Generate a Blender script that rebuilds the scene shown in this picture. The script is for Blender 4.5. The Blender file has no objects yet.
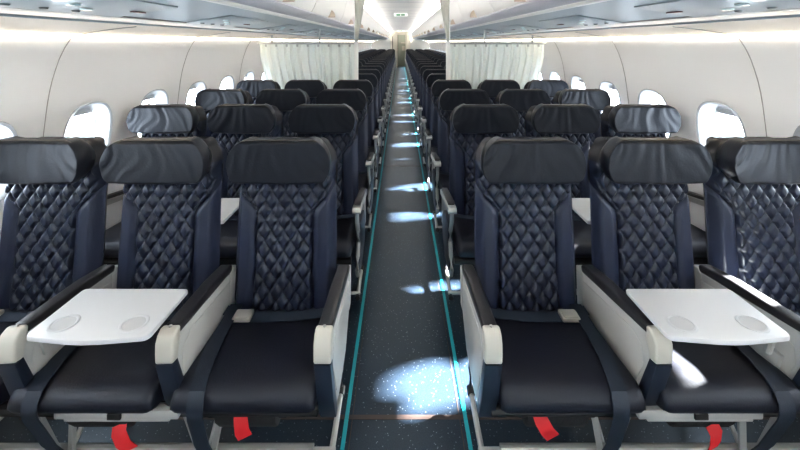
import bpy, bmesh, math, random
from mathutils import Vector, noise
random.seed(7)
S = bpy.context.scene
COL = S.collection

# ------------------------------------------------------------------ camera, world, sun, exposure
EYE = 1.56
cam_d = bpy.data.cameras.new('camera'); cam = bpy.data.objects.new('camera', cam_d); COL.objects.link(cam)
cam.location = (0, 0, EYE); cam.rotation_euler = (math.radians(90), 0, 0)
cam_d.sensor_width = 36.0; cam_d.lens = 36.0 * 350 / 800
cam_d.shift_y = -(225 - 42) / 800
cam_d.clip_start = 0.05; cam_d.clip_end = 200
S.camera = cam
S.view_settings.view_transform = 'Standard'; S.view_settings.look = 'None'
S.view_settings.gamma = 1; S.view_settings.use_curve_mapping = False
S.view_settings.exposure = 2.02
S.cycles.max_bounces = 16; S.cycles.diffuse_bounces = 8; S.cycles.glossy_bounces = 4
W = bpy.data.worlds.new('sky'); S.world = W; W.use_nodes = True
bg = W.node_tree.nodes['Background']; bg.inputs[0].default_value = (0.86, 0.93, 1.0, 1); bg.inputs[1].default_value = 6.0
sun_d = bpy.data.lights.new('sun', 'SUN'); sun = bpy.data.objects.new('sun', sun_d); COL.objects.link(sun)
sun_d.energy = 95.0; sun_d.angle = math.radians(2.2); sun_d.color = (1.0, 0.97, 0.93)
sun.location = (6, 3, 5)
sun.rotation_euler = Vector((-1.71, -0.42, -1.0)).to_track_quat('-Z', 'Y').to_euler()
CEIL_GLOW = 5.5      # strength of the ceiling cove strips
SIDE_GLOW = 8.0     # strength of the strips along the top of the side walls

CX = 0.025           # the aisle's centre line
Y0, Y1 = -1.426, 21.49   # ends of the cabin
WIN0, WP = 2.025, 0.533

# ------------------------------------------------------------------ materials
def mat(name, col, rough=0.5, metal=0.0, spec=0.5, bump=None, var=None, coat=0.0, emit=None):
    m = bpy.data.materials.new(name); m.use_nodes = True
    nt = m.node_tree; b = nt.nodes['Principled BSDF']
    b.inputs['Base Color'].default_value = (*col, 1); b.inputs['Roughness'].default_value = rough
    b.inputs['Metallic'].default_value = metal; b.inputs['Specular IOR Level'].default_value = spec
    b.inputs['Coat Weight'].default_value = coat
    if emit:
        b.inputs['Emission Color'].default_value = (*emit[0], 1); b.inputs['Emission Strength'].default_value = emit[1]
    tc = nt.nodes.new('ShaderNodeTexCoord')
    if var:
        n = nt.nodes.new('ShaderNodeTexNoise'); n.inputs['Scale'].default_value = var[0]; n.inputs['Detail'].default_value = 4
        r = nt.nodes.new('ShaderNodeMapRange'); r.inputs['To Min'].default_value = 1 - var[1]; r.inputs['To Max'].default_value = 1 + var[1]
        mx = nt.nodes.new('ShaderNodeVectorMath'); mx.operation = 'SCALE'; mx.inputs[0].default_value = col
        nt.links.new(tc.outputs['Object'], n.inputs['Vector']); nt.links.new(n.outputs['Fac'], r.inputs['Value'])
        nt.links.new(r.outputs[0], mx.inputs['Scale']); nt.links.new(mx.outputs[0], b.inputs['Base Color'])
    if bump:
        n = nt.nodes.new('ShaderNodeTexNoise'); n.inputs['Scale'].default_value = bump[0]; n.inputs['Detail'].default_value = 3
        bp = nt.nodes.new('ShaderNodeBump'); bp.inputs['Strength'].default_value = bump[1]; bp.inputs['Distance'].default_value = 0.002
        nt.links.new(tc.outputs['Object'], n.inputs['Vector']); nt.links.new(n.outputs['Fac'], bp.inputs['Height'])
        nt.links.new(bp.outputs[0], b.inputs['Normal'])
    return m
M = {}
M['leather'] = mat('navy_leather', (0.011, 0.0155, 0.038), 0.42, bump=(180, 0.25), var=(6, 0.12))
M['quilt'] = mat('quilted_leather', (0.010, 0.014, 0.031), 0.30, bump=(180, 0.25))
M['head'] = mat('headrest_leather', (0.0065, 0.0080, 0.0135), 0.40, bump=(120, 0.3), var=(5, 0.15))
M['cushion'] = mat('cushion_leather', (0.0055, 0.0060, 0.013), 0.46, bump=(150, 0.3))
M['piping'] = mat('taupe_piping', (0.07, 0.058, 0.052), 0.5)
M['shell'] = mat('seatback_shell', (0.010, 0.0105, 0.015), 0.5)
M['strap'] = mat('navy_webbing', (0.007, 0.014, 0.028), 0.6, bump=(400, 0.4))
M['belt'] = mat('blue_belt_webbing', (0.014, 0.024, 0.042), 0.65, bump=(400, 0.4))
M['buckle'] = mat('pale_buckle', (0.55, 0.52, 0.46), 0.35, metal=0.4)
M['plastic'] = mat('white_arm_plastic', (0.50, 0.50, 0.485), 0.42, var=(3, 0.03))
M['cap'] = mat('ivory_arm_cap', (0.53, 0.51, 0.455), 0.35)
M['pad'] = mat('armrest_pad', (0.022, 0.021, 0.024), 0.38, bump=(200, 0.3))
M['navyplastic'] = mat('navy_plastic', (0.012, 0.018, 0.034), 0.4)
M['tray'] = mat('tray_plastic', (0.64, 0.655, 0.68), 0.38)
M['trayshade'] = mat('tray_recess_shade', (0.54, 0.55, 0.57), 0.3)  # tray plastic darkened: shading of the cup recess put into the colour
M['metal'] = mat('seat_metal', (0.50, 0.50, 0.48), 0.32, metal=0.6)
M['legwhite'] = mat('white_leg_paint', (0.42, 0.42, 0.41), 0.4)
M['black'] = mat('black_plastic', (0.012, 0.012, 0.013), 0.5)
M['pouch'] = mat('black_pouch_cloth', (0.010, 0.010, 0.012), 0.8, bump=(60, 0.8))
M['red'] = mat('red_tag', (0.62, 0.012, 0.018), 0.6)
for k in ('head', 'leather', 'quilt', 'cushion'): M[k].node_tree.nodes['Principled BSDF'].inputs['Specular Tint'].default_value = (0.86, 0.92, 1.0, 1)
M['head'].node_tree.nodes['Principled BSDF'].inputs['Specular IOR Level'].default_value = 0.34
M['wall'] = mat('ivory_side_panel', (0.86, 0.86, 0.86), 0.38, var=(1.5, 0.015))
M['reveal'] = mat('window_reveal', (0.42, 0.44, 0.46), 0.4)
M['dado'] = mat('lower_wall_panel', (0.50, 0.49, 0.47), 0.5)
M['cream'] = mat('cream_cove_panel', (0.88, 0.79, 0.68), 0.5)
M['psu'] = mat('service_panel_plastic', (0.35, 0.41, 0.445), 0.35)
M['bin'] = mat('bin_door_white', (0.82, 0.81, 0.79), 0.35)
M['lip'] = mat('bin_lip_lavender_grey', (0.58, 0.58, 0.64), 0.35)
M['binline'] = mat('bin_edge_white', (0.85, 0.85, 0.83), 0.35)
M['ceil'] = mat('ceiling_white', (0.82, 0.815, 0.80), 0.45)
M['seam'] = mat('panel_seam', (0.34, 0.33, 0.32), 0.7)
M['latch'] = mat('beige_latch', (0.66, 0.55, 0.45), 0.5)
M['curtain'] = mat('pale_green_curtain', (0.80, 0.85, 0.82), 0.8, bump=(300, 0.3))
M['tied'] = mat('grey_beige_curtain', (0.42, 0.42, 0.37), 0.8, bump=(300, 0.3))
M['rail'] = mat('rail_grey', (0.45, 0.48, 0.48), 0.4, metal=0.3)
M['teal'] = mat('teal_path_strip', (0.012, 0.33, 0.38), 0.35, var=(8, 0.1))
M['beige'] = mat('beige_bulkhead', (0.48, 0.43, 0.35), 0.5)
M['greige'] = mat('grey_bulkhead', (0.50, 0.50, 0.47), 0.5)
M['galley'] = mat('green_grey_door', (0.30, 0.31, 0.24), 0.5)
M['darkline'] = mat('dark_trim', (0.05, 0.045, 0.04), 0.5)
M['exitbox'] = mat('exit_sign_housing', (0.8, 0.8, 0.78), 0.4, emit=((0.85, 1.0, 0.9), 0.12))
M['exitgreen'] = mat('exit_sign_green', (0.02, 0.16, 0.07), 0.4, emit=((0.02, 0.30, 0.12), 0.05))
M['lens'] = mat('reading_light_lens', (0.75, 0.95, 0.98), 0.15)
M['vent'] = mat('air_nozzle_grey', (0.12, 0.14, 0.15), 0.35)
M['signred'] = mat('dark_red_sign', (0.09, 0.02, 0.02), 0.3)
M['glowwarm'] = mat('warm_light_strip', (0.9, 0.85, 0.75), 0.5, emit=((1.0, 0.88, 0.72), SIDE_GLOW))
M['glow'] = mat('white_light_strip', (0.9, 0.9, 0.9), 0.5, emit=((1.0, 0.95, 0.90), CEIL_GLOW))
def curtain_translucent(m):
    nt = m.node_tree; b = nt.nodes['Principled BSDF']; out = nt.nodes['Material Output']
    t = nt.nodes.new('ShaderNodeBsdfTranslucent'); t.inputs[0].default_value = b.inputs['Base Color'].default_value
    mx = nt.nodes.new('ShaderNodeMixShader'); mx.inputs[0].default_value = 0.45
    nt.links.new(b.outputs[0], mx.inputs[1]); nt.links.new(t.outputs[0], mx.inputs[2]); nt.links.new(mx.outputs[0], out.inputs[0])
curtain_translucent(M['curtain'])
def glass():
    m = bpy.data.materials.new('window_glass'); m.use_nodes = True; nt = m.node_tree; nt.nodes.clear()
    o = nt.nodes.new('ShaderNodeOutputMaterial'); t = nt.nodes.new('ShaderNodeBsdfTransparent'); g = nt.nodes.new('ShaderNodeBsdfGlossy')
    g.inputs['Roughness'].default_value = 0.05; t.inputs[0].default_value = (0.97, 0.985, 1, 1)
    mx = nt.nodes.new('ShaderNodeMixShader'); mx.inputs[0].default_value = 0.05
    nt.links.new(t.outputs[0], mx.inputs[1]); nt.links.new(g.outputs[0], mx.inputs[2]); nt.links.new(mx.outputs[0], o.inputs[0])
    return m
M['glass'] = glass()
def floor_mat():
    m = bpy.data.materials.new('speckled_blue_grey_floor'); m.use_nodes = True; nt = m.node_tree; b = nt.nodes['Principled BSDF']
    tc = nt.nodes.new('ShaderNodeTexCoord')
    v = nt.nodes.new('ShaderNodeTexVoronoi'); v.inputs['Scale'].default_value = 75
    lt = nt.nodes.new('ShaderNodeMath'); lt.operation = 'LESS_THAN'; lt.inputs[1].default_value = 0.13
    n = nt.nodes.new('ShaderNodeTexNoise'); n.inputs['Scale'].default_value = 260; n.inputs['Detail'].default_value = 2
    r = nt.nodes.new('ShaderNodeValToRGB')
    r.color_ramp.elements[0].position = 0.35; r.color_ramp.elements[0].color = (0.006, 0.012, 0.022, 1)
    r.color_ramp.elements[1].position = 0.75; r.color_ramp.elements[1].color = (0.019, 0.030, 0.046, 1)
    mx = nt.nodes.new('ShaderNodeMix'); mx.data_type = 'RGBA'
    mx.inputs[7].default_value = (0.22, 0.26, 0.30, 1)
    for k in (v, n): nt.links.new(tc.outputs['Object'], k.inputs['Vector'])
    nt.links.new(v.outputs['Distance'], lt.inputs[0]); nt.links.new(n.outputs['Fac'], r.inputs[0])
    nt.links.new(lt.outputs[0], mx.inputs[0]); nt.links.new(r.outputs[0], mx.inputs[6]); nt.links.new(mx.outputs[2], b.inputs['Base Color'])
    b.inputs['Roughness'].default_value = 0.30
    return m
M['floor'] = floor_mat(); M['floor'].node_tree.nodes['Principled BSDF'].inputs['Specular Tint'].default_value = (0.7, 0.88, 1.0, 1)

# ------------------------------------------------------------------ mesh helpers
class MB:
    def __init__(s): s.v = []; s.f = []
    def add(s, vs, fs):
        o = len(s.v); s.v += [tuple(p) for p in vs]; s.f += [tuple(i + o for i in f) for f in fs]; return s
    def box(s, x0, x1, y0, y1, z0, z1, bev=0.0, seg=2):
        bm = bmesh.new(); bmesh.ops.create_cube(bm, size=1)
        for v in bm.verts: v.co = ((x0 + x1) / 2 + v.co.x * (x1 - x0), (y0 + y1) / 2 + v.co.y * (y1 - y0), (z0 + z1) / 2 + v.co.z * (z1 - z0))
        if bev: bmesh.ops.bevel(bm, geom=bm.edges[:], offset=bev, segments=seg, profile=0.5, affect='EDGES')
        bm.verts.index_update()
        s.add([v.co[:] for v in bm.verts], [[v.index for v in f.verts] for f in bm.faces]); bm.free(); return s
    def prism(s, pts, a, b, axis='x', bev=0.0, seg=2):
        """pts outline in the plane across axis, extruded from a to b"""
        bm = bmesh.new()
        def P(p, t): return (t, p[0], p[1]) if axis == 'x' else ((p[0], t, p[1]) if axis == 'y' else (p[0], p[1], t))
        A = [bm.verts.new(P(p, a)) for p in pts]; B = [bm.verts.new(P(p, b)) for p in pts]
        n = len(pts); bm.faces.new(A); bm.faces.new(B[::-1])
        for i in range(n): bm.faces.new((A[i], B[i], B[(i + 1) % n], A[(i + 1) % n]))
        bmesh.ops.recalc_face_normals(bm, faces=bm.faces)
        if bev:
            es = [e for e in bm.edges if e.calc_face_angle(0) > 0.6]
            bmesh.ops.bevel(bm, geom=es, offset=bev, segments=seg, profile=0.5, affect='EDGES')
        bm.verts.index_update()
        s.add([v.co[:] for v in bm.verts], [[v.index for v in f.verts] for f in bm.faces]); bm.free(); return s
    def tube(s, path, r, n=8, flat=None):
        path = [Vector(p) for p in path]; rings = []
        up0 = Vector((0, 0, 1))
        for i, p in enumerate(path):
            d = (path[min(i + 1, len(path) - 1)] - path[max(i - 1, 0)]).normalized()
            u = d.cross(up0)
            if u.length < 1e-3: u = d.cross(Vector((0, 1, 0)))
            u.normalize(); w = u.cross(d)
            rings.append([p + u * math.cos(2 * math.pi * k / n) * r + w * math.sin(2 * math.pi * k / n) * (flat or r) for k in range(n)])
        return s.loft(rings)
    def loft(s, rings, cap=True, closed=True):
        n = len(rings[0]); vs = [p for r in rings for p in r]; fs = []
        for i in range(len(rings) - 1):
            for k in range(n if closed else n - 1):
                a = i * n + k; b = i * n + (k + 1) % n; fs.append((a, b, b + n, a + n))
        if cap: fs.append(tuple(range(n))[::-1]); fs.append(tuple((len(rings) - 1) * n + k for k in range(n)))
        return s.add(vs, fs)
    def cyl(s, c, r, h, axis='z', n=20, r2=None):
        r2 = r if r2 is None else r2
        def P(a, rr, t):
            u, w = rr * math.cos(a), rr * math.sin(a)
            return {'z': (c[0] + u, c[1] + w, c[2] + t), 'x': (c[0] + t, c[1] + u, c[2] + w), 'y': (c[0] + u, c[1] + t, c[2] + w)}[axis]
        return s.loft([[P(2 * math.pi * k / n, rr, t) for k in range(n)] for rr, t in ((r, 0), (r2, h))])
    def mesh(s, name, m, smooth=True, ang=0.6):
        me = bpy.data.meshes.new(name); me.from_pydata(s.v, [], s.f); me.materials.append(m)
        bm = bmesh.new(); bm.from_mesh(me); bmesh.ops.recalc_face_normals(bm, faces=bm.faces)
        if smooth:
            for f in bm.faces: f.smooth = True
            for e in bm.edges:
                if e.calc_face_angle(0) > ang: e.smooth = False
        bm.to_mesh(me); bm.free(); return me
def link(me, name, parent=None, loc=(0, 0, 0), rot=(0, 0, 0)):
    o = bpy.data.objects.new(name, me); COL.objects.link(o); o.location = loc; o.rotation_euler = rot
    if parent: o.parent = parent
    return o
def tag(o, label=None, cat=None, group=None, kind=None):
    if label: o['label'] = label
    if cat: o['category'] = cat
    if group: o['group'] = group
    if kind: o['kind'] = kind
    return o
def struct(name, mb, m, smooth=True, parent=None):
    o = link(mb.mesh(name, m, smooth), name, parent)
    if not parent: o['kind'] = 'structure'
    return o
def empty(name, loc=(0, 0, 0)):
    o = bpy.data.objects.new(name, None); o.empty_display_size = 0.1; o.location = loc; COL.objects.link(o); return o

# ------------------------------------------------------------------ cabin shell
prof = [(0.0, 1.72), (0.15, 1.79), (0.35, 1.825), (0.6, 1.835), (0.9, 1.835), (1.115, 1.815), (1.32, 1.785), (1.47, 1.74), (1.55, 1.70), (1.585, 1.675)]
def wx(h):
    if h <= prof[0][0]: return prof[0][1]
    for i in range(len(prof) - 1):
        (h0, x0), (h1, x1) = prof[i], prof[i + 1]
        if h <= h1:
            # Catmull-Rom through the profile
            xm = prof[i - 1][1] if i else x0; hm = prof[i - 1][0] if i else h0 - (h1 - h0)
            xp, hp = prof[i + 2][::-1] if i + 2 < len(prof) else (x1, h1 + (h1 - h0))
            m0 = (x1 - xm) / (h1 - hm); m1 = (xp - x0) / (hp - h0); t = (h - h0) / (h1 - h0); d = h1 - h0
            return (2*t**3-3*t*t+1)*x0 + (t**3-2*t*t+t)*d*m0 + (-2*t**3+3*t*t)*x1 + (t**3-t*t)*d*m1
    return prof[-1][1]
HC, RA, RB = 1.015, 0.150, 0.190       # window centre height, ring half sizes
PA, PB, PD = 0.118, 0.158, 0.060       # pane half sizes, depth of the reveal
def sup(a, b, t, e=2.6):
    c, s_ = math.cos(t), math.sin(t)
    return a * math.copysign(abs(c) ** (2 / e), c), b * math.copysign(abs(s_) ** (2 / e), s_)
struct('floor', MB().box(-1.75 + CX, 1.75 + CX, Y0, Y1 + 3, -0.05, 0.0), M['floor'], False)
NW = 43; KW0 = -6
def build_wall(side, name):
    mb = MB(); n = 40
    H0, H1 = 0.76, 1.27
    for k in range(NW):
        yc = WIN0 + (k + KW0) * WP; hw = WP / 2 + 1e-5
        ring_in, ring_out = [], []
        for i in range(n):
            t = 2 * math.pi * (i + 0.5) / n
            ring_in.append(sup(RA, RB, t))
            c, s_ = math.cos(t), math.sin(t); m_ = max(abs(c), abs(s_)); ring_out.append((c / m_ * hw, s_ / m_))
        rings = []
        for q in (0, 0.12, 0.4, 0.7, 1.0):
            r = []
            for (a, b), (c_, d_) in zip(ring_in, ring_out):
                dh = (H1 - HC) * d_ if d_ > 0 else (HC - H0) * d_
                y = yc + a * (1 - q) + c_ * q; h = HC + b * (1 - q) + dh * q
                lip = 0.006 if q == 0 else 0
                r.append((CX + side * (wx(h) + lip), y, h))
            rings.append(r)
        mb.loft(rings, cap=False)
        for hs in ([0, .08, .15, .25, .35, .5, .64, H0], [H1, 1.32, 1.38, 1.43, 1.47, 1.51, 1.55, 1.585]):
            mb.loft([[(CX + side * wx(h), yc - hw, h), (CX + side * wx(h), yc + hw, h)] for h in hs], cap=False, closed=False)
        # corner gaps of the square: the outer ring skips exact corners, close them
        for sy in (-1, 1):
            for (hh, d_) in ((H1, 1), (H0, -1)):
                pts = [p for p in rings[-1]]
                near = sorted(range(n), key=lambda i: abs(pts[i][1] - (yc + sy * hw)) + abs(pts[i][2] - hh))[:2]
                mb.add([(CX + side * wx(hh), yc + sy * hw, hh), pts[near[0]], pts[near[1]]], [(0, 1, 2)])
    o = struct(name, mb, M['wall'])
    return o
wl = build_wall(-1, 'wall_left'); wr = build_wall(1, 'wall_right')
# lower ledge along each wall
for side, nm in ((-1, 'baseboard_left'), (1, 'baseboard_right')):
    mb = MB()
    out = [(wx(0) - 0.05, 0.0), (wx(.02) - .05, .02), (wx(.14) - 0.035, 0.14), (wx(.15) - 0.004, 0.155), (wx(0.0) + 0.0, 0.0)]
    mb.prism([(CX + side * x, z) for x, z in out], Y0, Y1, 'y')
    struct(nm, mb, M['dado'])
for side, nm in ((-1, 'trim_1'), (1, 'trim_2')):
    mb = MB(); mb.tube([(CX + side * (wx(.70) + .001), Y0, .70), (CX + side * (wx(.70) + .001), Y1, .70)], 0.009, 6)
    struct(nm, mb, M['dado'])
# seams between side panels, run up across the cream cove panel too
def seam(side, name):
    mb = MB(); y = WIN0 - WP / 2 - 3 * 2 * WP
    while y < Y1:
        path = [(CX + side * (wx(h) - 0.001), y, h) for h in [0.72 + i * 0.058 for i in range(15)] + [1.583]]
        mb.tube(path, 0.0022, 6)
        path = [(CX + side * x, y + dy, h) for x, h, dy in ((1.66, 1.589, 0.0), (1.60, 1.608, .02), (1.54, 1.625, .07), (1.47, 1.644, 0.16))]
        mb.tube(path, 0.0022, 6)
        y += 2 * WP
    return struct(name, mb, M['seam'])
seam(-1, 'trim_3'); seam(1, 'trim_4')
for side, nm in ((-1, 'trim_11'), (1, 'trim_12')):
    mb = MB(); mb.tube([(CX + side * 1.20, Y0, 1.6665), (CX + side * 1.20, Y1, 1.6665)], 0.0045, 6); struct(nm, mb, M['seam'])
# windows
fr = MB(); n = 40; rings = []
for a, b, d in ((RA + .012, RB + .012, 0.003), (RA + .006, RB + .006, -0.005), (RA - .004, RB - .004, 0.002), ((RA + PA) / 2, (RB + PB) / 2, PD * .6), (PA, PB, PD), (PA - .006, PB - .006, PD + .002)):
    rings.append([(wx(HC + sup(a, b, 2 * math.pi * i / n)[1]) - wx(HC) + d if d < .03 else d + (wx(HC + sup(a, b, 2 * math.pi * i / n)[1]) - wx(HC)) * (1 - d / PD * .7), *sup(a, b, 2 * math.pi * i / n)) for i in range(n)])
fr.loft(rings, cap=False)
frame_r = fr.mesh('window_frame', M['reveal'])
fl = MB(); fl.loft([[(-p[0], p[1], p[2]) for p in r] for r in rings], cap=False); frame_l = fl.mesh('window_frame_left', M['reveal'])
def pane_mesh(side):
    p = MB(); q = [(0, *sup(PA + .004, PB + .004, 2 * math.pi * i / n)) for i in range(n)]
    p.loft([[(side * (PD + .001), y, z) for _, y, z in q], [(side * (PD + .004), y, z) for _, y, z in q]])
    return p.mesh('window_pane', M['glass'], False)
def shade_mesh(side, zb):
    p = MB(); top = [sup(PA - .001, PB - .001, t) for t in [math.pi * (0.28 + 0.44 * i / 12) for i in range(13)]] if zb > .1 else [sup(PA - .001, PB - .001, t) for t in [math.pi * (-.02 + 1.04 * i / 24) for i in range(25)]]
    pts = [(y, max(z, zb)) for y, z in top]; pts = [(pts[0][0], zb)] + pts + [(pts[-1][0], zb)]
    p.prism([(y, z) for y, z in pts], side * (PD - .012), side * (PD - .006), 'x')
    p.box(min(side * (PD - .018), side * (PD - .006)), max(side * (PD - .018), side * (PD - .006)), pts[-1][0] + .01, pts[0][0] - .01, zb - .006, zb + .004, .002)
    return p.mesh('window_shade', M['reveal'])
pm = {s: pane_mesh(s) for s in (-1, 1)}; sm = {s: shade_mesh(s, PB - .030) for s in (-1, 1)}; sun_block_shade = shade_mesh(1, .0)
wn = 0
for side in (-1, 1):
    for k in range(NW):
        wn += 1
        yc = WIN0 + (k + KW0) * WP
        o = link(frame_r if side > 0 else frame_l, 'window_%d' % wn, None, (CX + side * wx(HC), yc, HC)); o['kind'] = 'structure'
        link(pm[side], 'window_pane', o)
        if side > 0 and k + KW0 == -1: link(sun_block_shade, 'window_shade', o)  # out of view; lowered shade added to block sun on the right front seats
        elif (k * 7 + wn) % 3 != 1 or k == 6: link(sm[side], 'window_shade', o)

# ceiling cross-section, one extruded strip set per side
def strip(name, pts, m, side, smooth=True, y0=Y0, y1=Y1, th=0.004, parent=None):
    mb = MB(); up = []
    rows = [[(CX + side * x, y0, z), (CX + side * x, y1, z)] for x, z in pts]
    mb.loft(rows, cap=False, closed=False)
    o = struct(name, mb, m, smooth, parent); return o
for side, tg in ((-1, 'left'), (1, 'right')):
    strip('trim_%d' % (5 if side < 0 else 6), [(1.672, 1.592), (1.60, 1.612), (1.52, 1.634), (1.45, 1.652)], M['cream'], side)
    strip('ceiling_%s' % tg, [(1.45, 1.652), (1.447, 1.662), (1.32, 1.662), (1.20, 1.668), (1.195, 1.670), (1.0, 1.7005), (0.86, 1.7235), (0.815, 1.730)], M['psu'], side)
    # light strip tucked where wall meets cove
    mb = MB(); mb.prism([(CX + side * x, z) for x, z in ((1.676, 1.5845), (1.664, 1.5835), (1.666, 1.590), (1.676, 1.592))], Y0, Y1, 'y')
    o = link(mb.mesh('light_strip', M['glowwarm']), 'light_strip')
    tag(o, 'thin warm light strip running above the windows on the %s wall' % tg, 'light')
    mb = MB(); mb.box(CX + side * .70 - .02, CX + side * .70 + .02, Y0, Y1, 2.085, 2.10)
    o = link(mb.mesh('cove_light', M['glow']), 'cove_light')
    tag(o, 'white cove light strip behind the tops of the %s overhead bins' % tg, 'light')
    strip('trim_%d' % (7 if side < 0 else 8), [(0.62, 2.075), (0.76, 2.075), (0.78, 2.13), (0.74, 2.185), (0.66, 2.20)], M['ceil'], side)
cp = [(-0.66, 2.20), (-0.55, 2.225), (-.40, 2.235), (-.2, 2.24), (0, 2.242), (.2, 2.24), (.40, 2.235), (.55, 2.225), (.66, 2.20)]
mb = MB(); mb.loft([[(CX + x, Y0, z), (CX + x, Y1, z)] for x, z in cp], cap=False, closed=False); struct('ceiling', mb, M['ceil'])
mb = MB(); y = 0.4
while y < Y1:
    mb.tube([(CX + x, y, z - .001) for x, z in cp], 0.0035, 6); y += 0.80
struct('trim_9', mb, M['lip'])
# outer skin so daylight only comes in through the windows
mb = MB()
arc = [(1.98, -.06), (2.0, .5), (2.0, 1.0), (1.93, 1.4), (1.75, 1.8), (1.4, 2.15), (.9, 2.35), (0, 2.45)]
arc = arc[3:]
full = [(-x, z) for x, z in arc] + [(x, z) for x, z in arc[::-1][1:]]
mb.loft([[(CX + x, Y0 - .02, z), (CX + x, Y1 + .02, z)] for x, z in full], cap=False, closed=False)
for side in (-1, 1):
    mb.loft([[(CX + side * x, Y0 - .02, z), (CX + side * x, Y1 + .02, z)] for x, z in ((1.93, 1.4), (1.80, 1.30))], cap=False, closed=False)
struct('ceiling_skin', mb, M['greige'])
# end bulkheads
sect = [(wx(h), h) for h in (0, .15, .35, .6, .9, 1.115, 1.32, 1.47, 1.585)] + [(1.45, 1.655), (1.2, 1.67), (.815, 1.73), (.72, 1.80), (.66, 1.95), (.64, 2.2), (.4, 2.235), (0, 2.242)]
mb = MB(); mb.prism([(CX - x, z) for x, z in sect] + [(CX + x, z) for x, z in sect[::-1][1:]], Y0 - .04, Y0, 'y'); struct('wall_front', mb, M['greige'], False)
# far bulkheads either side of the galley opening
for side, nm, ow in ((-1, 'wall_back_left', 0.14), (1, 'wall_back_right', 0.30)):
    mb = MB(); mb.prism([(CX + side * ow, 0), *[(CX + side * x, z) for x, z in sect[:-1]], (CX + side * ow, 2.238)], Y1 - .02, Y1 + .05, 'y')
    struct(nm, mb, M['greige'], False)
mb = MB()
mb.box(CX - .62, CX - .16, Y1 - .10, Y1 - .03, 0.0, 2.17, .006)
mb.box(CX + .31, CX + .62, Y1 - .10, Y1 - .03, 0.0, 2.17, .006)
mb.box(CX - .62, CX + .62, Y1 - .09, Y1 - .03, 2.0, 2.20)
o = link(mb.mesh('galley_partition', M['beige']), 'galley_partition'); tag(o, 'beige partition framing the far end of the aisle', 'partition')
mb = MB(); mb.box(CX - .50, CX - .46, Y1 - .108, Y1 - .10, .2, 1.9); mb.box(CX - .17, CX - .14, Y1 - .108, Y1 - .03, 0, 2.0); link(mb.mesh('edge_strip', M['darkline']), 'edge_strip', o)
dr = empty('galley_door', (CX + .08, Y1 + 1.2, 0)); tag(dr, 'green-grey door seen at the far end of the aisle', 'door')
mb = MB(); mb.box(-.50, .50, -.02, .04, 0.0, 2.05, .01); link(mb.mesh('door_leaf', M['galley']), 'door_leaf', dr)
mb = MB(); mb.box(-.05, .30, -.06, -.022, 1.45, 1.55, .01); mb.box(.02, .22, -.05, -.022, 1.0, 1.3, .01); link(mb.mesh('door_panel', M['beige']), 'door_panel', dr)
mb = MB(); mb.box(CX - .3, CX + .3, Y1 + .3, Y1 + .9, 2.17, 2.195); o = link(mb.mesh('galley_fill_light', mat('galley_fill_glow', (.9, .9, .9), .5, emit=((1, .95, .9), 1.6))), 'galley_fill_light'); tag(o, 'added white fill panel brightening the galley beyond the aisle', 'light')  # glowing panel added to brighten the enclosed galley, not a known fitting
for x0, x1, nm in ((-.9, -.86, 'wall_galley_left'), (.9, .94, 'wall_galley_right')):
    struct(nm, MB().box(CX + x0, CX + x1, Y1 + .05, Y1 + 1.3, 0, 2.2), M['greige'], False)
struct('wall_galley_back', MB().box(CX - .9, CX + .9, Y1 + 1.26, Y1 + 1.3, 0, 2.2), M['greige'], False)
struct('ceiling_galley', MB().box(CX - .9, CX + .9, Y1 + .05, Y1 + 1.3, 2.2, 2.24), M['ceil'], False)

# ------------------------------------------------------------------ overhead bins
BP = 1.30
def words_n(n):
    return ['first', 'second', 'third', 'fourth', 'fifth', 'sixth', 'seventh', 'eighth', 'ninth', 'tenth', 'eleventh', 'twelfth', 'thirteenth', 'fourteenth', 'fifteenth', 'sixteenth', 'seventeenth', 'eighteenth', 'nineteenth', 'twentieth', 'twenty-first', 'twenty-second', 'twenty-third', 'twenty-fourth', 'twenty-fifth', 'twenty-sixth', 'twenty-seventh'][n - 1]
g = 0.006
def bin_parts(side):
    L = BP - g
    door = MB(); pts = [(.715, 1.795), (.695, 1.83), (.675, 1.88), (.66, 1.94), (.645, 2.0), (.63, 2.05), (.612, 2.082), (.60, 2.095), (.62, 2.10), (.66, 2.06), (.69, 1.95), (.72, 1.85), (.74, 1.80)]
    door.prism([(side * x, z) for x, z in pts], g, L, 'y')
    lip = MB(); pts = [(.79, 1.742), (.76, 1.752), (.725, 1.772), (.714, 1.785), (.716, 1.794), (.76, 1.792), (.80, 1.765)]
    lip.prism([(side * x, z) for x, z in pts], g / 2, L + g / 2, 'y')
    body = MB(); pts = [(.74, 1.795), (.80, 1.765), (1.3, 1.70), (1.42, 1.80), (1.35, 1.95), (.70, 2.07), (.68, 2.0)]
    body.prism([(side * x, z) for x, z in pts], g, L, 'y')
    edge = MB(); edge.prism([(side * x, z) for x, z in ((.822, 1.727), (.80, 1.729), (.788, 1.740), (.795, 1.748), (.822, 1.742))], g / 2, L + g / 2, 'y')
    la = MB(); a0 = [(.042 * math.cos(math.pi * k / 12), .070 * math.sin(math.pi * k / 12)) for k in range(13)]
    la.loft([[(side * (.688 - x_), 0.62 + d, 1.796 + z_) for x_, z_ in a0] for d in (0, .012)])
    return [(body.mesh('bin_body', M['bin']), 'bin_body'), (door.mesh('bin_door', M['bin']), 'bin_door'), (lip.mesh('bin_lip', M['lip']), 'bin_lip'), (edge.mesh('lower_edge', M['binline']), 'lower_edge'), (la.mesh('row_marker', M['latch']), 'row_marker')]
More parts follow.
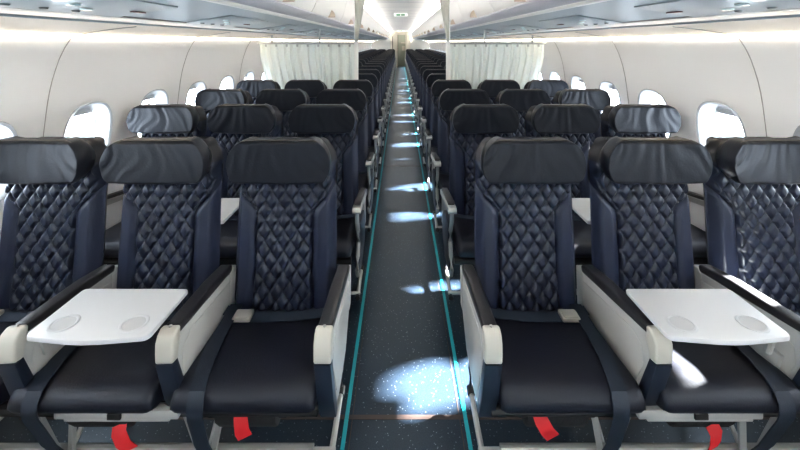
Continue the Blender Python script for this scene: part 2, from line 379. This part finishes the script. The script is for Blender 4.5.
for side, tg in ((-1, 'left'), (1, 'right')):
    parts = bin_parts(side); y = 2.05 - 2 * BP - .62; i = 0
    while y + BP < Y1 + .3:
        if y > Y0:
            vis = y - 1.4
            b = empty('overhead_bin', (CX, y, 0)); i += 1
            tag(b, 'closed white overhead bin on the %s, %s along from the front' % (tg, words_n(i)), 'overhead bin', '%s row of overhead bins' % tg)
            for me, nm in parts:
                link(me, nm, b)
        y += BP
# ------------------------------------------------------------------ service units under the bins
def psu(side, y, i, tg):
    u = empty('service_unit', (CX + side * 1.08, y, 1.688))
    tag(u, 'overhead service unit with lights and nozzles, %s from camera on the %s' % (words_n(i), tg), 'service unit', '%s service units' % tg)
    sl = side * -(.036 / .2)
    def z(dx): return -dx * side * .16
    if not CACHE.get(('p', side)):
        p = MB(); pr = [(-.13, z(-.13)), (.13, z(.13)), (.13, z(.13) - .006), (-.13, z(-.13) - .006)]
        p.prism(pr, -.42, .12, 'y', .002); CACHE['p', side] = p.mesh('base_plate', M['psu'])
        p = MB(); p.cyl((0, 0, -.005), .016, .005, n=16, r2=.020); CACHE['l'] = p.mesh('reading_light', M['lens'])
        p = MB(); p.cyl((0, 0, -.006), .009, .006, n=14, r2=.013); CACHE['v'] = p.mesh('air_nozzle', M['vent'])
        p = MB(); p.box(-.012, .012, -.03, .03, -.005, 0, .002); CACHE['s'] = p.mesh('warning_sign', M['signred'])
    link(CACHE['p', side], 'base_plate', u)
    for k in range(3): link(CACHE['l'], 'reading_light', u, (side * (-.04 + .04 * k), -.30 + .09 * k, z(side * (-.04 + .04 * k)) - .006))
    for k in range(3): link(CACHE['v'], 'air_nozzle', u, (side * (.075), -.34 + .11 * k, z(side * .075) - .006))
    link(CACHE['s'], 'warning_sign', u, (0, .07, z(0) - .006))
CACHE = {}
for side, tg in ((-1, 'left'), (1, 'right')):
    for i in range(9): psu(side, 1.34 + i * 1.0, i + 1, tg)

# ------------------------------------------------------------------ exit signs
for i, (y, lab) in enumerate(((8.2, 'illuminated green exit sign under the ceiling, nearer one'), (19.5, 'illuminated green exit sign at the far end of the ceiling'))):
    e = empty('exit_sign', (CX - .01, y, 2.238)); tag(e, lab, 'exit sign')
    mb = MB(); mb.box(-.16, .16, -.02, .03, -.085, 0, .02, 3); link(mb.mesh('sign_housing', M['exitbox']), 'sign_housing', e)
    mb = MB(); mb.box(-.10, -.008, -.024, -.018, -.065, -.025, .003); mb.box(.008, .10, -.024, -.018, -.065, -.025, .003); pl = link(mb.mesh('green_panel', M['exitgreen']), 'green_panel', e)

# ------------------------------------------------------------------ floor strips and seams
for side, tg in ((-1, 'left'), (1, 'right')):
    mb = MB(); mb.box(CX + side * .246 - .008, CX + side * .246 + .008, Y0, Y1, 0.0005, 0.003)
    o = link(mb.mesh('floor_path_strip', M['teal'], False), 'floor_path_strip'); tag(o, 'teal path marking strip along the %s side of the aisle floor' % tg, 'floor strip')
M['brown'] = mat('brown_seam', (0.055, 0.035, 0.03), 0.6)
mb = MB()
for side in (-1, 1): mb.box(CX + side * .222 - .0015, CX + side * .222 + .0015, Y0, Y1, 0, .0012)
for y in (1.455, 4.4, 7.4, 10.4, 13.4, 16.4, 19.4): mb.box(CX - 1.6, CX + 1.6, y - .009, y + .009, 0, .0012)
struct('trim_10', mb, M['brown'], False)

# ------------------------------------------------------------------ seat parts (local origin: floor under the backrest, x across, y away from the camera)
def lean(z): return 0.012 + 0.058 * max(0, min(1, (z - .42) / .72))
def smooth(a, b, x):
    t = max(0, min(1, (x - a) / (b - a))); return t * t * (3 - 2 * t)
def bolster_edge(z): return 0.122 + 0.088 * smooth(.80, .935, z) ** 1.2 + .008 * smooth(.6, .45, z)
def backrest(nf=132, nz=176):
    """returns (bolstered body, quilted panel) built to the same front surface"""
    def halfw(z):
        w = .217 + .004 * smooth(.9, .6, z)
        if z > 1.018: w -= .095 * (1 - math.sqrt(max(0, 1 - ((z - 1.018) / .103) ** 2)))
        if z < .44: w -= .02 * (1 - smooth(.39, .44, z))
        return w
    def front(x, z, w):
        t = min(1, abs(x) / w); y = lean(z)
        b = bolster_edge(z); d = abs(x) - b
        y -= .010 * smooth(0, .03, d) * (1 - smooth(.90, .97, z))       # bolsters stand forward
        y += .007 * math.exp(-(d / .0045) ** 2) * (1 - smooth(1.0, 1.03, z))                          # stitched groove
        if d < 0:
            px, pz = .057, .083
            qa = 1 - (1 - abs(math.sin(math.pi * (x / px + z / pz)))) ** 2.6; qb = 1 - (1 - abs(math.sin(math.pi * (x / px - z / pz)))) ** 2.6
            y -= .015 * qa * qb * smooth(0, .010, -d) * (1 - smooth(1.0, 1.03, z)) - .003
        y += .045 * smooth(.80, 1.0, t) ** 2 + (.03 * smooth(1.08, 1.120, z) ** 2) + .02 * (1 - smooth(.39, .43, z)) - .008 * (1 - t * t)
        return y
    rings = []
    for j in range(nz + 1):
        z = .39 + (1.120 - .39) * (j / nz); w = halfw(z); r = []
        for i in range(nf + 1):
            u = -1 + 2 * i / nf; x = w * math.sin(u * math.pi / 2 * .94) / math.sin(math.pi / 2 * .94)
            r.append((x, front(x, z, w), z))
        yb = lean(z) + .075 - .012 * smooth(1.07, 1.120, z)
        for u in (.97, .90, .7, .35, 0, -.35, -.7, -.90, -.97):
            r.append((w * u, yb - .022 * (abs(u) > .92) - .006 * (abs(u) > .8), z))
        rings.append(r)
    return rings
rings = backrest()
b = MB(); b.loft(rings)
me_back = b.mesh('backrest', M['leather'], True, 1.2)
me_back.materials.append(M['quilt']); me_back.materials.append(M['shell'])
for p in me_back.polygons:
    c = p.center
    if c.z > 1.03: p.material_index = 2
    elif abs(c.x) < bolster_edge(c.z) and c.y < lean(c.z) + .03: p.material_index = 1
    elif c.y > lean(c.z) + .045: p.material_index = 2
def headrest(seed):
    T0, T1 = .974, 1.154
    def w(z):
        v = .213
        v -= .010 * smooth(1.06, T0, z)
        if z > T1 - .100: v -= .085 * (1 - math.sqrt(max(0, 1 - ((z - (T1 - .100)) / .1006) ** 2)))
        if z < T0 + .055: v -= .045 * (1 - math.sqrt(max(0, 1 - ((T0 + .055 - z) / .0555) ** 2)))
        return v
    rs = []; nz = 34; nf = 66
    for j in range(nz + 1):
        a = j / nz; z = T0 + (T1 - T0) * (0.5 - 0.5 * math.cos(math.pi * a)); ww = w(z)
        e = min(1, min(z - T0, T1 - z) / .016); e = math.sqrt(max(0, 1 - (1 - e) ** 2))
        r = []
        for i in range(nf + 1):
            u = -1 + 2 * i / nf; x = ww * math.sin(u * math.pi / 2); t = abs(u)
            ed = math.sqrt(max(0, 1 - max(0, (t - .90) / .10) ** 2))
            y = .006 - .058 * e * (0.45 + 0.55 * ed) + .012 * (1 - (x / .213) ** 2) * e
            fan = x * 46 + (z - T0) * 50 * (x / .2) + 5 * noise.noise(Vector((x * 7, z * 7, seed * 3)))
            nx = noise.noise(Vector((fan * .45 + seed * 9, z * 4, seed)))
            y += (.0036 * nx + .0022 * math.sin(fan * 1.5 + seed * 2) * max(0, noise.noise(Vector((x * 9, z * 5, seed + 4))))) * e * ed
            sag = -.010 * (1 - (x / .213) ** 2) * (1 - smooth(T0, T0 + .06, z))
            r.append((x, y, z + sag))
        for u in (.97, .93): r.append((ww * u, .012 + .02 * (.97 - u) / .04, z))
        for u in (.86, .4, 0, -.4, -.86): r.append((ww * u, .070, T0 + .012 + (z - T0) * .76))
        for u in (-.93, -.97): r.append((ww * u, .012 + .02 * (.97 + u) / .04, z))
        rs.append(r)
    h = MB(); h.loft(rs)
    zs = [T0 + .055 + (T1 - T0 - .056) * k / 14 for k in range(15)]
    pip = [(w(z) * .990, z) for z in zs] + [(-w(z) * .990, z) for z in zs[::-1]]
    pp = MB(); pp.tube([(x * .985, -.030, z) for x, z in pip], .0030, 6)
    return h.mesh('headrest', M['head'], True, 1.2), pp.mesh('piping', M['piping'])
heads = [headrest(s) for s in (1, 2.3, 5.1, 7.7)]
def cushion():
    pr = [(.04, .425), (-.02, .436), (-.10, .440), (-.20, .446), (-.29, .454), (-.34, .455), (-.366, .446), (-.380, .428), (-.383, .408), (-.374, .386), (-.352, .372), (-.30, .364), (-.1, .350), (.04, .350)]
    # refine
    rs = []; cy = -.17; cz = .40; nx = 26
    for i in range(nx + 1):
        u = -1 + 2 * i / nx; x = .229 * math.sin(u * math.pi / 2)
        t = max(0, (abs(x) - .205) / .024); k = math.sqrt(max(0, 1 - t * t)) if t < 1 else 0
        r = []
        for y, z in pr:
            dz = -.018 * (1 - k) if z > .40 else .01 * (1 - k)
            dy = .014 * (1 - k) if y < -.33 else 0
            dish = -.008 * (1 - (x / .229) ** 2) if (z > .43 and y > -.28) else 0
            r.append((x, y + dy, z + dz + dish))
        rs.append(r)
    c = MB(); c.loft(rs); return c
me_cush = cushion().mesh('seat_cushion', M['cushion'], True, 1.2)
# belt
b = MB()
def ribbon(mb, path, wdir, w, th):
    rs = []
    for i, p in enumerate(path):
        p = Vector(p); d = (Vector(path[min(i + 1, len(path) - 1)]) - Vector(path[max(i - 1, 0)])).normalized(); wd = Vector(wdir).normalized()
        nn = d.cross(wd).normalized()
        rs.append([p + wd * w / 2 + nn * th / 2, p - wd * w / 2 + nn * th / 2, p - wd * w / 2 - nn * th / 2, p + wd * w / 2 - nn * th / 2])
    mb.loft(rs)
def belt_mesh(s):
    b = MB(); ribbon(b, [(s * .222, -.035, .452), (s * .15, -.045, .445), (s * .05, -.05, .437), (s * -.05, -.052, .437), (s * -.12, -.056, .441)], (0, 1, 0), .048, .003)
    ribbon(b, [(s * -.222, -.03, .45), (s * -.18, -.05, .447), (s * -.145, -.06, .444)], (0, 1, 0), .048, .003)
    return b.mesh('seat_belt', M['belt'])
def buckle_mesh(s):
    b = MB(); b.box(s * -.135 - .036, s * -.135 + .036, -.088, -.036, .442, .460, .005); b.box(s * -.135 - .028, s * -.135 + .028, -.085, -.045, .458, .465, .003); return b.mesh('buckle', M['buckle'])
me_belt = {s: belt_mesh(s) for s in (1, -1)}; me_buck = {s: buckle_mesh(s) for s in (1, -1)}
def strap_mesh(s):
    b = MB(); pts = [(.190, .0, .450), (.186, -.08, .452), (.178, -.18, .458), (.166, -.27, .464), (.150, -.335, .464), (.142, -.372, .454), (.138, -.390, .432), (.138, -.393, .405), (.142, -.384, .375), (.152, -.352, .31), (.168, -.30, .20), (.184, -.238, .095)]
    ribbon(b, [(-s * x, y, z) for x, y, z in pts], (1, 0, 0), .050, .004)
    return b.mesh('webbing_strap', M['strap'])
me_strap = {s: strap_mesh(s) for s in (1, -1)}
# front-row armrests: full side panels
def arm_front():
    p = [(.065, .560), (-.36, .622), (-.375, .60), (-.376, .55), (-.335, .43), (-.290, .305), (-.20, .275), (-.05, .30), (.045, .40), (.065, .48)]
    a = MB(); a.prism(p, -.021, .021, 'x', .004)
    inner = [(.03, .53), (-.27, .575), (-.325, .555), (-.33, .50), (-.265, .35), (-.17, .31), (-.05, .34), (.02, .42)]
    a.prism(inner, -.0235, .0235, 'x', .002)
    a.prism([(.03, .40), (.075, .40), (.085, .565), (.05, .575), (.03, .56)], -.024, .024, 'x', .004)
    pad = MB(); pad.prism([(.04, .562), (-.345, .615), (-.345, .643), (-.10, .622), (.036, .597), (.048, .585)], -.024, .024, 'x', .007, 3)
    cap = MB(); cap.prism([(-.346, .595), (-.346, .645), (-.362, .648), (-.380, .640), (-.392, .618), (-.393, .585), (-.391, .555), (-.362, .548), (-.358, .57), (-.352, .59)], -.028, .028, 'x', .007, 3)
    kn = MB(); kn.cyl((0, -.356, .646), .005, .004, n=12)
    face = MB(); face.prism([(-.391, .552), (-.362, .552), (-.310, .41), (-.270, .298), (-.297, .290), (-.345, .40)], -.027, .027, 'x', .003)
    return a.mesh('armrest', M['plastic']), pad.mesh('armrest_pad', M['pad']), cap.mesh('armrest_cap', M['cap']), face.mesh('front_trim', M['navyplastic']), kn.mesh('button', M['metal'])
AF = arm_front()
def arm_rear(outer):
    a = MB(); a.prism([(.06, .545), (-.30, .600), (-.33, .600), (-.34, .615), (-.325, .632), (-.30, .634), (.055, .578)], -.024, .024, 'x', .004)
    a.prism([(.02, .36), (.06, .36), (.065, .565), (.02, .57)], -.014, .014, 'x', .003)
    if outer:
        path = [(0, -.31, .60), (0, -.30, .54), (0, -.255, .47), (0, -.245, .40), (0, -.27, .33), (0, -.30, .27), (0, -.27, .22)]
        a.tube([(x, y, z) for x, y, z in path], .012, 8)
    pad = MB(); pad.prism([(.035, .580), (-.285, .631), (-.30, .643), (-.27, .650), (.02, .603), (.04, .594)], -.019, .019, 'x', .005, 2)
    sh = MB()
    if outer: sh.prism([(.04, .40), (-.03, .48), (-.24, .50), (-.235, .40), (-.262, .33), (-.29, .27), (-.26, .225), (-.10, .22), (.0, .27), (.04, .33)], -.013, .013, 'x', .004)
    return a.mesh('armrest', M['metal']), pad.mesh('armrest_pad', M['pad']), (sh.mesh('side_shroud', M['navyplastic']) if outer else None)
AR = arm_rear(False); ARO = arm_rear(True)
# life-vest pouch and tag
b = MB(); pr = [(-.30, .362), (-.315, .34), (-.308, .28), (-.28, .238), (-.16, .25), (-.12, .362)]
b.prism(pr, -.125, .085, 'x', .010, 2); b.box(-.15, -.12, -.30, -.27, .29, .362, .004); b.box(.085, .115, -.29, -.26, .28, .362, .004)
me_pouch = b.mesh('life_vest_pouch', M['pouch'])
def tag_mesh(r):
    b = MB(); ribbon(b, [(0, -.306, .318), (.006, -.318, .300), (.012 + r, -.322, .27), (.02 + 2 * r, -.316, .245)], (1, 0.15, .35), .046, .002); return b.mesh('red_tag', M['red'])
me_tag = [tag_mesh(0), tag_mesh(.012), tag_mesh(-.014)]
b = MB(); b.box(-.20, .205, -.345, -.315, .334, .364, .004); b.box(-.17, .175, -.342, -.32, .324, .337, .003)
me_ledge = b.mesh('front_ledge', M['legwhite'])
b = MB(); b.box(-.022, .022, -.351, -.342, .338, .358, .002); me_notch = b.mesh('ledge_latch', M['black'])
# in-arm tray over the middle seats: local centre at its own middle
def tray_mesh():
    W2 = .19; out = []
    def corner(cx, cy, r, a0, a1, n=6): return [(cx + r * math.cos(a0 + (a1 - a0) * i / n), cy + r * math.sin(a0 + (a1 - a0) * i / n)) for i in range(n + 1)]
    out += corner(W2 - .012, .105 - .012, .012, 0, math.pi / 2)
    out += corner(-W2 + .012, .105 - .012, .012, math.pi / 2, math.pi)
    out += corner(-W2 + .022, -.082 + .0, .022, math.pi, math.pi * 1.42)
    out += [(-.11, -.110), (-.05, -.116), (0, -.118), (.05, -.116), (.11, -.110)]
    out += corner(W2 - .022, -.082, .022, math.pi * 1.58, math.pi * 2)
    t = MB(); t.prism(out, 0, .016, 'z', .004, 2); return t.mesh('tray_table', M['tray'])
me_tray = tray_mesh()
b = MB()
def ringm(mb, cx, cy, z, rx, ry, w=.004, n=28):
    path = [(cx + rx * math.cos(2 * math.pi * i / n), cy + ry * math.sin(2 * math.pi * i / n), z) for i in range(n + 1)]
    mb.tube(path, w, 6, flat=.0022)
ringm(b, 0, 0, .001, .038, .033, .005); me_cup = b.mesh('cup_ring', M['tray'])
b = MB(); b.cyl((0, 0, -.0002), .033, .0006, n=28); me_cup_shade = b.mesh('cup_shade_disc', M['trayshade'])  # flat disc, its darker colour stands in for shade inside the recess
def bracket(s):
    b = MB(); b.box(-.03, .03, -.02, .02, -.022, .002, .004); b.tube([(0, 0, -.01), (-s * .045, .02, -.03), (-s * .085, .05, -.07), (-s * .10, .08, -.14)], .011, 8); return b.mesh('tray_bracket', M['plastic'])
me_brk = {s: bracket(s) for s in (1, -1)}
def hatch(s):
    b = MB(); pts = [(-.30, .50), (-.19, .50), (-.17, .42), (-.21, .36), (-.26, .36)]; b.prism(pts, 0, s * .018, 'x', .004); return b.mesh('tray_housing', M['plastic'])
me_hatch = {s: hatch(s) for s in (1, -1)}
# tray hinged to the rear of the front row's middle backrest
b = MB(); b.box(-.205, .205, 0.0, .24, 0, .018, .006); me_rtray = b.mesh('rear_tray', M['tray'])
b = MB(); b.box(-.004, .004, -.10, .12, -.012, 0, .001); me_rarm = b.mesh('tray_arm', M['metal'])
# frames
def frame_parts(front):
    p = []
    b = MB(); b.tube([(-.76, -.30, .325), (.74, -.30, .325)], .020, 10); p.append(('cross_beam', b.mesh('cross_beam', M['black']), (0, 0, 0)))
    b = MB(); b.tube([(-.76, -.03, .325), (.74, -.03, .325)], .020, 10); p.append(('cross_beam', b.mesh('cross_beam_rear', M['black']), (0, 0, 0)))
    return p
def frame_leg(side):
    # V of two flat white struts on a floor fitting, x towards aisle positive*side
    b = MB()
    ribbon(b, [(-.022 * side, -.315, .36), (-.004 * side, -.235, .085), (0, -.22, .03)], (1, .2, 0), .020, .012)
    ribbon(b, [(.105 * side, -.30, .355), (.032 * side, -.23, .085), (.022 * side, -.22, .03)], (1, -.2, 0), .020, .012)
    b.tube([(0, -.03, .32), (0, .03, .16), (0, .09, .03)], .014, 8)
    b.tube([(0, -.22, .04), (0, .02, .28)], .009, 8)
    b.box(-.02, .05, -.25, -.18, 0.0, .045, .006); b.box(-.025, .025, .06, .12, 0, .045, .006)
    return b.mesh('leg', M['legwhite'])
me_leg = {s: frame_leg(s) for s in (1, -1)}
FP = frame_parts(True)
def bar_mesh(s):
    b = MB(); b.tube([(-s * .76, -.205, .082), (s * .70, -.205, .082)], .012, 8); b.box(-.78, .78, -.214, -.196, .066, .078, .003); return b.mesh('baggage_bar', M['metal'])
me_bar = {s: bar_mesh(s) for s in (1, -1)}
b = MB(); b.tube([(0, -.205, .060), (0, -.12, .066), (0, -.01, .080)], .011, 8); me_rod = b.mesh('side_rod', M['metal'])
b = MB(); b.tube([(0, -.228, .058), (0, -.203, .060)], .014, 8); me_rodend = b.mesh('rod_end', M['black'])
b = MB(); b.tube([(0, -.012, .079), (0, .016, .088)], .016, 8); me_rodjoint = b.mesh('rod_joint', M['black'])
b = MB(); b.tube([(0, .008, .088), (0, .012, .17), (0, -.01, .235), (0, -.03, .31)], .010, 8); me_strut = b.mesh('side_strut', M['navyplastic'])
b = MB(); b.box(-.006, .006, -.20, -.19, -.0, .02); 

ROWS = [1.48, 2.28] + [2.28 + .74 * k for k in range(1, 25)]
ROWS = [y for y in ROWS if y < Y1 - .35]
NAMES = {0: ('aisle', .525), 1: ('middle', 1.04), 2: ('window', 1.555)}
SIDE = {-1: 'left', 1: 'right'}
FRONT_LABELS = {
    (-1, 0): 'front-row navy quilted aisle seat left of the aisle, pale buckle on cushion',
    (-1, 1): 'front-row navy quilted middle seat on the left, beneath the white tray',
    (-1, 2): 'front-row navy quilted window seat at the left edge of the photo',
    (1, 0): 'front-row navy quilted aisle seat right of the aisle, pale buckle on cushion',
    (1, 1): 'front-row navy quilted middle seat on the right, beneath the white tray',
    (1, 2): 'front-row navy quilted window seat at the right edge of the photo'}
for r, Y in enumerate(ROWS):
    for side in (-1, 1):
        s = -side      # direction of the aisle along x
        tg = SIDE[side]
        for j in range(3):
            nm, off = NAMES[j]
            # beyond the curtain the outer seats of the first rows show nothing
            if r in (4, 5) and j == 2: continue
            x = CX + side * off
            seat = empty('passenger_seat', (x, Y, 0))
            lab = FRONT_LABELS[(side, j)] if r == 0 else 'navy quilted %s seat on the %s, %s row back from the camera%s' % (nm, tg, words_n(r + 1), ', before the curtain' if r < 4 else ', beyond the curtain')
            tag(seat, lab, 'airplane seat', 'seats in %s row %s of the aisle' % (words_n(r + 1), tg))
            hv = random.randrange(4)
            link(me_cush, 'seat_cushion', seat)
            link(me_back, 'backrest', seat)
            h = link(heads[hv][0], 'headrest', seat); link(heads[hv][1], 'piping', h)
            if r < 6:
                link(me_belt[s], 'seat_belt', seat); link(me_buck[s], 'buckle', seat)
            ax = [s * .2575] + ([-s * .240] if j == 2 else [])
            for a in ax:
                if r == 0:
                    sp = ({0: 0, 1: .04, 2: .08}[j] if side < 0 else {0: 0, 1: -.03, 2: 0}[j]) if a * s > 0 else 0
                    o = link(AF[0], 'armrest', seat, (a + s * sp * .15, 0, 0), (0, 0, s * sp)); link(AF[1], 'armrest_pad', o); c = link(AF[2], 'armrest_cap', o); link(AF[3], 'front_trim', o); 
                    link(AF[4], 'button', o)
                else:
                    A = ARO if (j == 0) else AR
                    o = link(A[0], 'armrest', seat, (a, 0, 0)); link(A[1], 'armrest_pad', o)
                    if j == 0: link(A[2], 'side_shroud', o)
            if r < 2:
                pch = link(me_pouch, 'life_vest_pouch', seat, (0.0 if j == 0 else s * .02, 0, 0))
                link(me_tag[(j + (side > 0)) % 3], 'red_tag', pch, ({-1: (-.035, .055, .0), 1: (-.085, .0, 0)}[side][j], 0, -.04 * (j == 1)))
            if r == 0:
                link(me_strap[s], 'webbing_strap', seat)
                if j == 1:
                    lg = link(me_ledge, 'front_ledge', seat, (s * .09, 0, 0)); link(me_notch, 'ledge_latch', lg)
                    link(me_hatch[s], 'tray_housing', seat, (-s * (.2575 - .023), 0, 0))
                    t = link(me_tray, 'tray_table', seat, (s * .060, -.315, .650), (math.radians(0), 0, 0))
                    for q in (-1, 1):
                        cr = link(me_cup, 'cup_ring', t, (q * .112, -.055 if q == -s else -.055, .0165)); link(me_cup_shade, 'cup_shade_disc', t, (q * .112, -.055, .0162))
                    link(me_brk[s], 'tray_bracket', t, (-s * .145, -.055, -.001))
                    rt = link(me_rtray, 'rear_tray', seat, (0, .125, .722)); link(me_rarm, 'tray_arm', rt, (-.17, .0, 0)); link(me_rarm, 'tray_arm', rt, (.17, .0, 0))
        if r in (4, 5): pass
        f = empty('seat_frame', (CX + side * 1.04, Y, 0))
        tag(f, 'white metal legs and bars under the %s seats, %s row back from the camera' % (tg, words_n(r + 1)), 'seat frame', 'seat frames on the %s' % tg)
        for nm2, me, loc in FP: link(me, nm2, f, loc)
        for lx in (.315, -.19): link(me_leg[s], 'leg', f, (s * lx + s * .0, 0, 0))
        link(me_bar[s], 'baggage_bar', f)
        ro = link(me_rod, 'side_rod', f, (s * .765, 0, 0)); link(me_rodend, 'rod_end', ro); link(me_rodjoint, 'rod_joint', ro)
        link(me_strut, 'side_strut', f, (s * .765, 0, 0))

# ------------------------------------------------------------------ curtains across the cabin
YC = 4.03
for side, tg in ((-1, 'left'), (1, 'right')):
    root = empty('cabin_curtain', (CX + side * 1.1, YC, 0)); tag(root, 'pale pleated divider curtain drawn behind the fourth row on the %s' % tg, 'curtain')
    mb = MB(); nu = 200; rs = []
    for j, z in enumerate((1.532, 1.50, 1.40, 1.30, 1.2, 1.14, 1.05, .98)):
        row = []
        xo = 1.63 - .09 * smooth(1.45, 1.0, z)
        for i in range(nu + 1):
            u = i / nu; x = .545 + (xo - .545) * u
            a = .024 * (.8 + .2 * j / 7); ph = u * math.pi * 2 * 12 + .8 * math.sin(u * 17)
            row.append((side * (x - 1.1) , a * math.sin(ph) + .004 * math.sin(ph * 2.3 + 1), z))
        rs.append(row)
    mb.loft(rs, cap=False, closed=False); me = mb.mesh('pleated_cloth', M['curtain'], True, 3)
    link(me, 'pleated_cloth', root)
    mb = MB(); mb.tube([(side * (.52 - 1.1), 0, 1.542), (side * (1.655 - 1.1), 0, 1.542)], .009, 8); rl = link(mb.mesh('curtain_rail', M['rail']), 'curtain_rail', root)
    mb = MB(); 
    for k in range(9):
        xx = side * (.60 + k * .12 - 1.1); mb.box(xx - .012, xx + .012, -.03, -.022, 1.505, 1.532, .003)
    link(mb.mesh('curtain_hook', M['rail']), 'hook_row', rl)
    for hx, hz in ((.95, 1.702), (1.50, 1.638)):
        mb = MB(); mb.box(side * (hx - 1.1) - .008, side * (hx - 1.1) + .008, -.008, .008, 1.542, hz); link(mb.mesh('rail_hanger', M['rail']), 'rail_hanger', rl)
    mb = MB(); mb.box(side * (.528 - 1.1) - .022, side * (.528 - 1.1) + .022, -.02, .02, 0.0, 1.80, .006); link(mb.mesh('end_post', M['binline']), 'end_post', root)
    tc = empty('tied_curtain', (CX + side * .50, YC - .05, 0)); tag(tc, 'narrow grey-beige aisle curtain gathered against the %s bins' % tg, 'curtain')
    rs = []
    for j in range(14):
        t = j / 13; z = 2.225 - t * .66; hw = .062 * (1 - t) ** 1.1 + .012; cxx = side * (-.035 * (1 - t) + .02 * t)
        rs.append([(cxx + hw * math.cos(a) * (1 + .12 * math.sin(6 * a)), (.012 + hw * .55) * math.sin(a) * (1 + .12 * math.sin(6 * a + 1)), z) for a in [2 * math.pi * k / 48 for k in range(48)]])
    mb = MB(); mb.loft(rs); link(mb.mesh('gathered_cloth', M['tied'], True, 3), 'gathered_cloth', tc)
    mb = MB(); ringm(mb, side * .02, 0, 1.575, .022, .018, .006, 14); link(mb.mesh('tie_band', M['rail']), 'tie_band', tc)
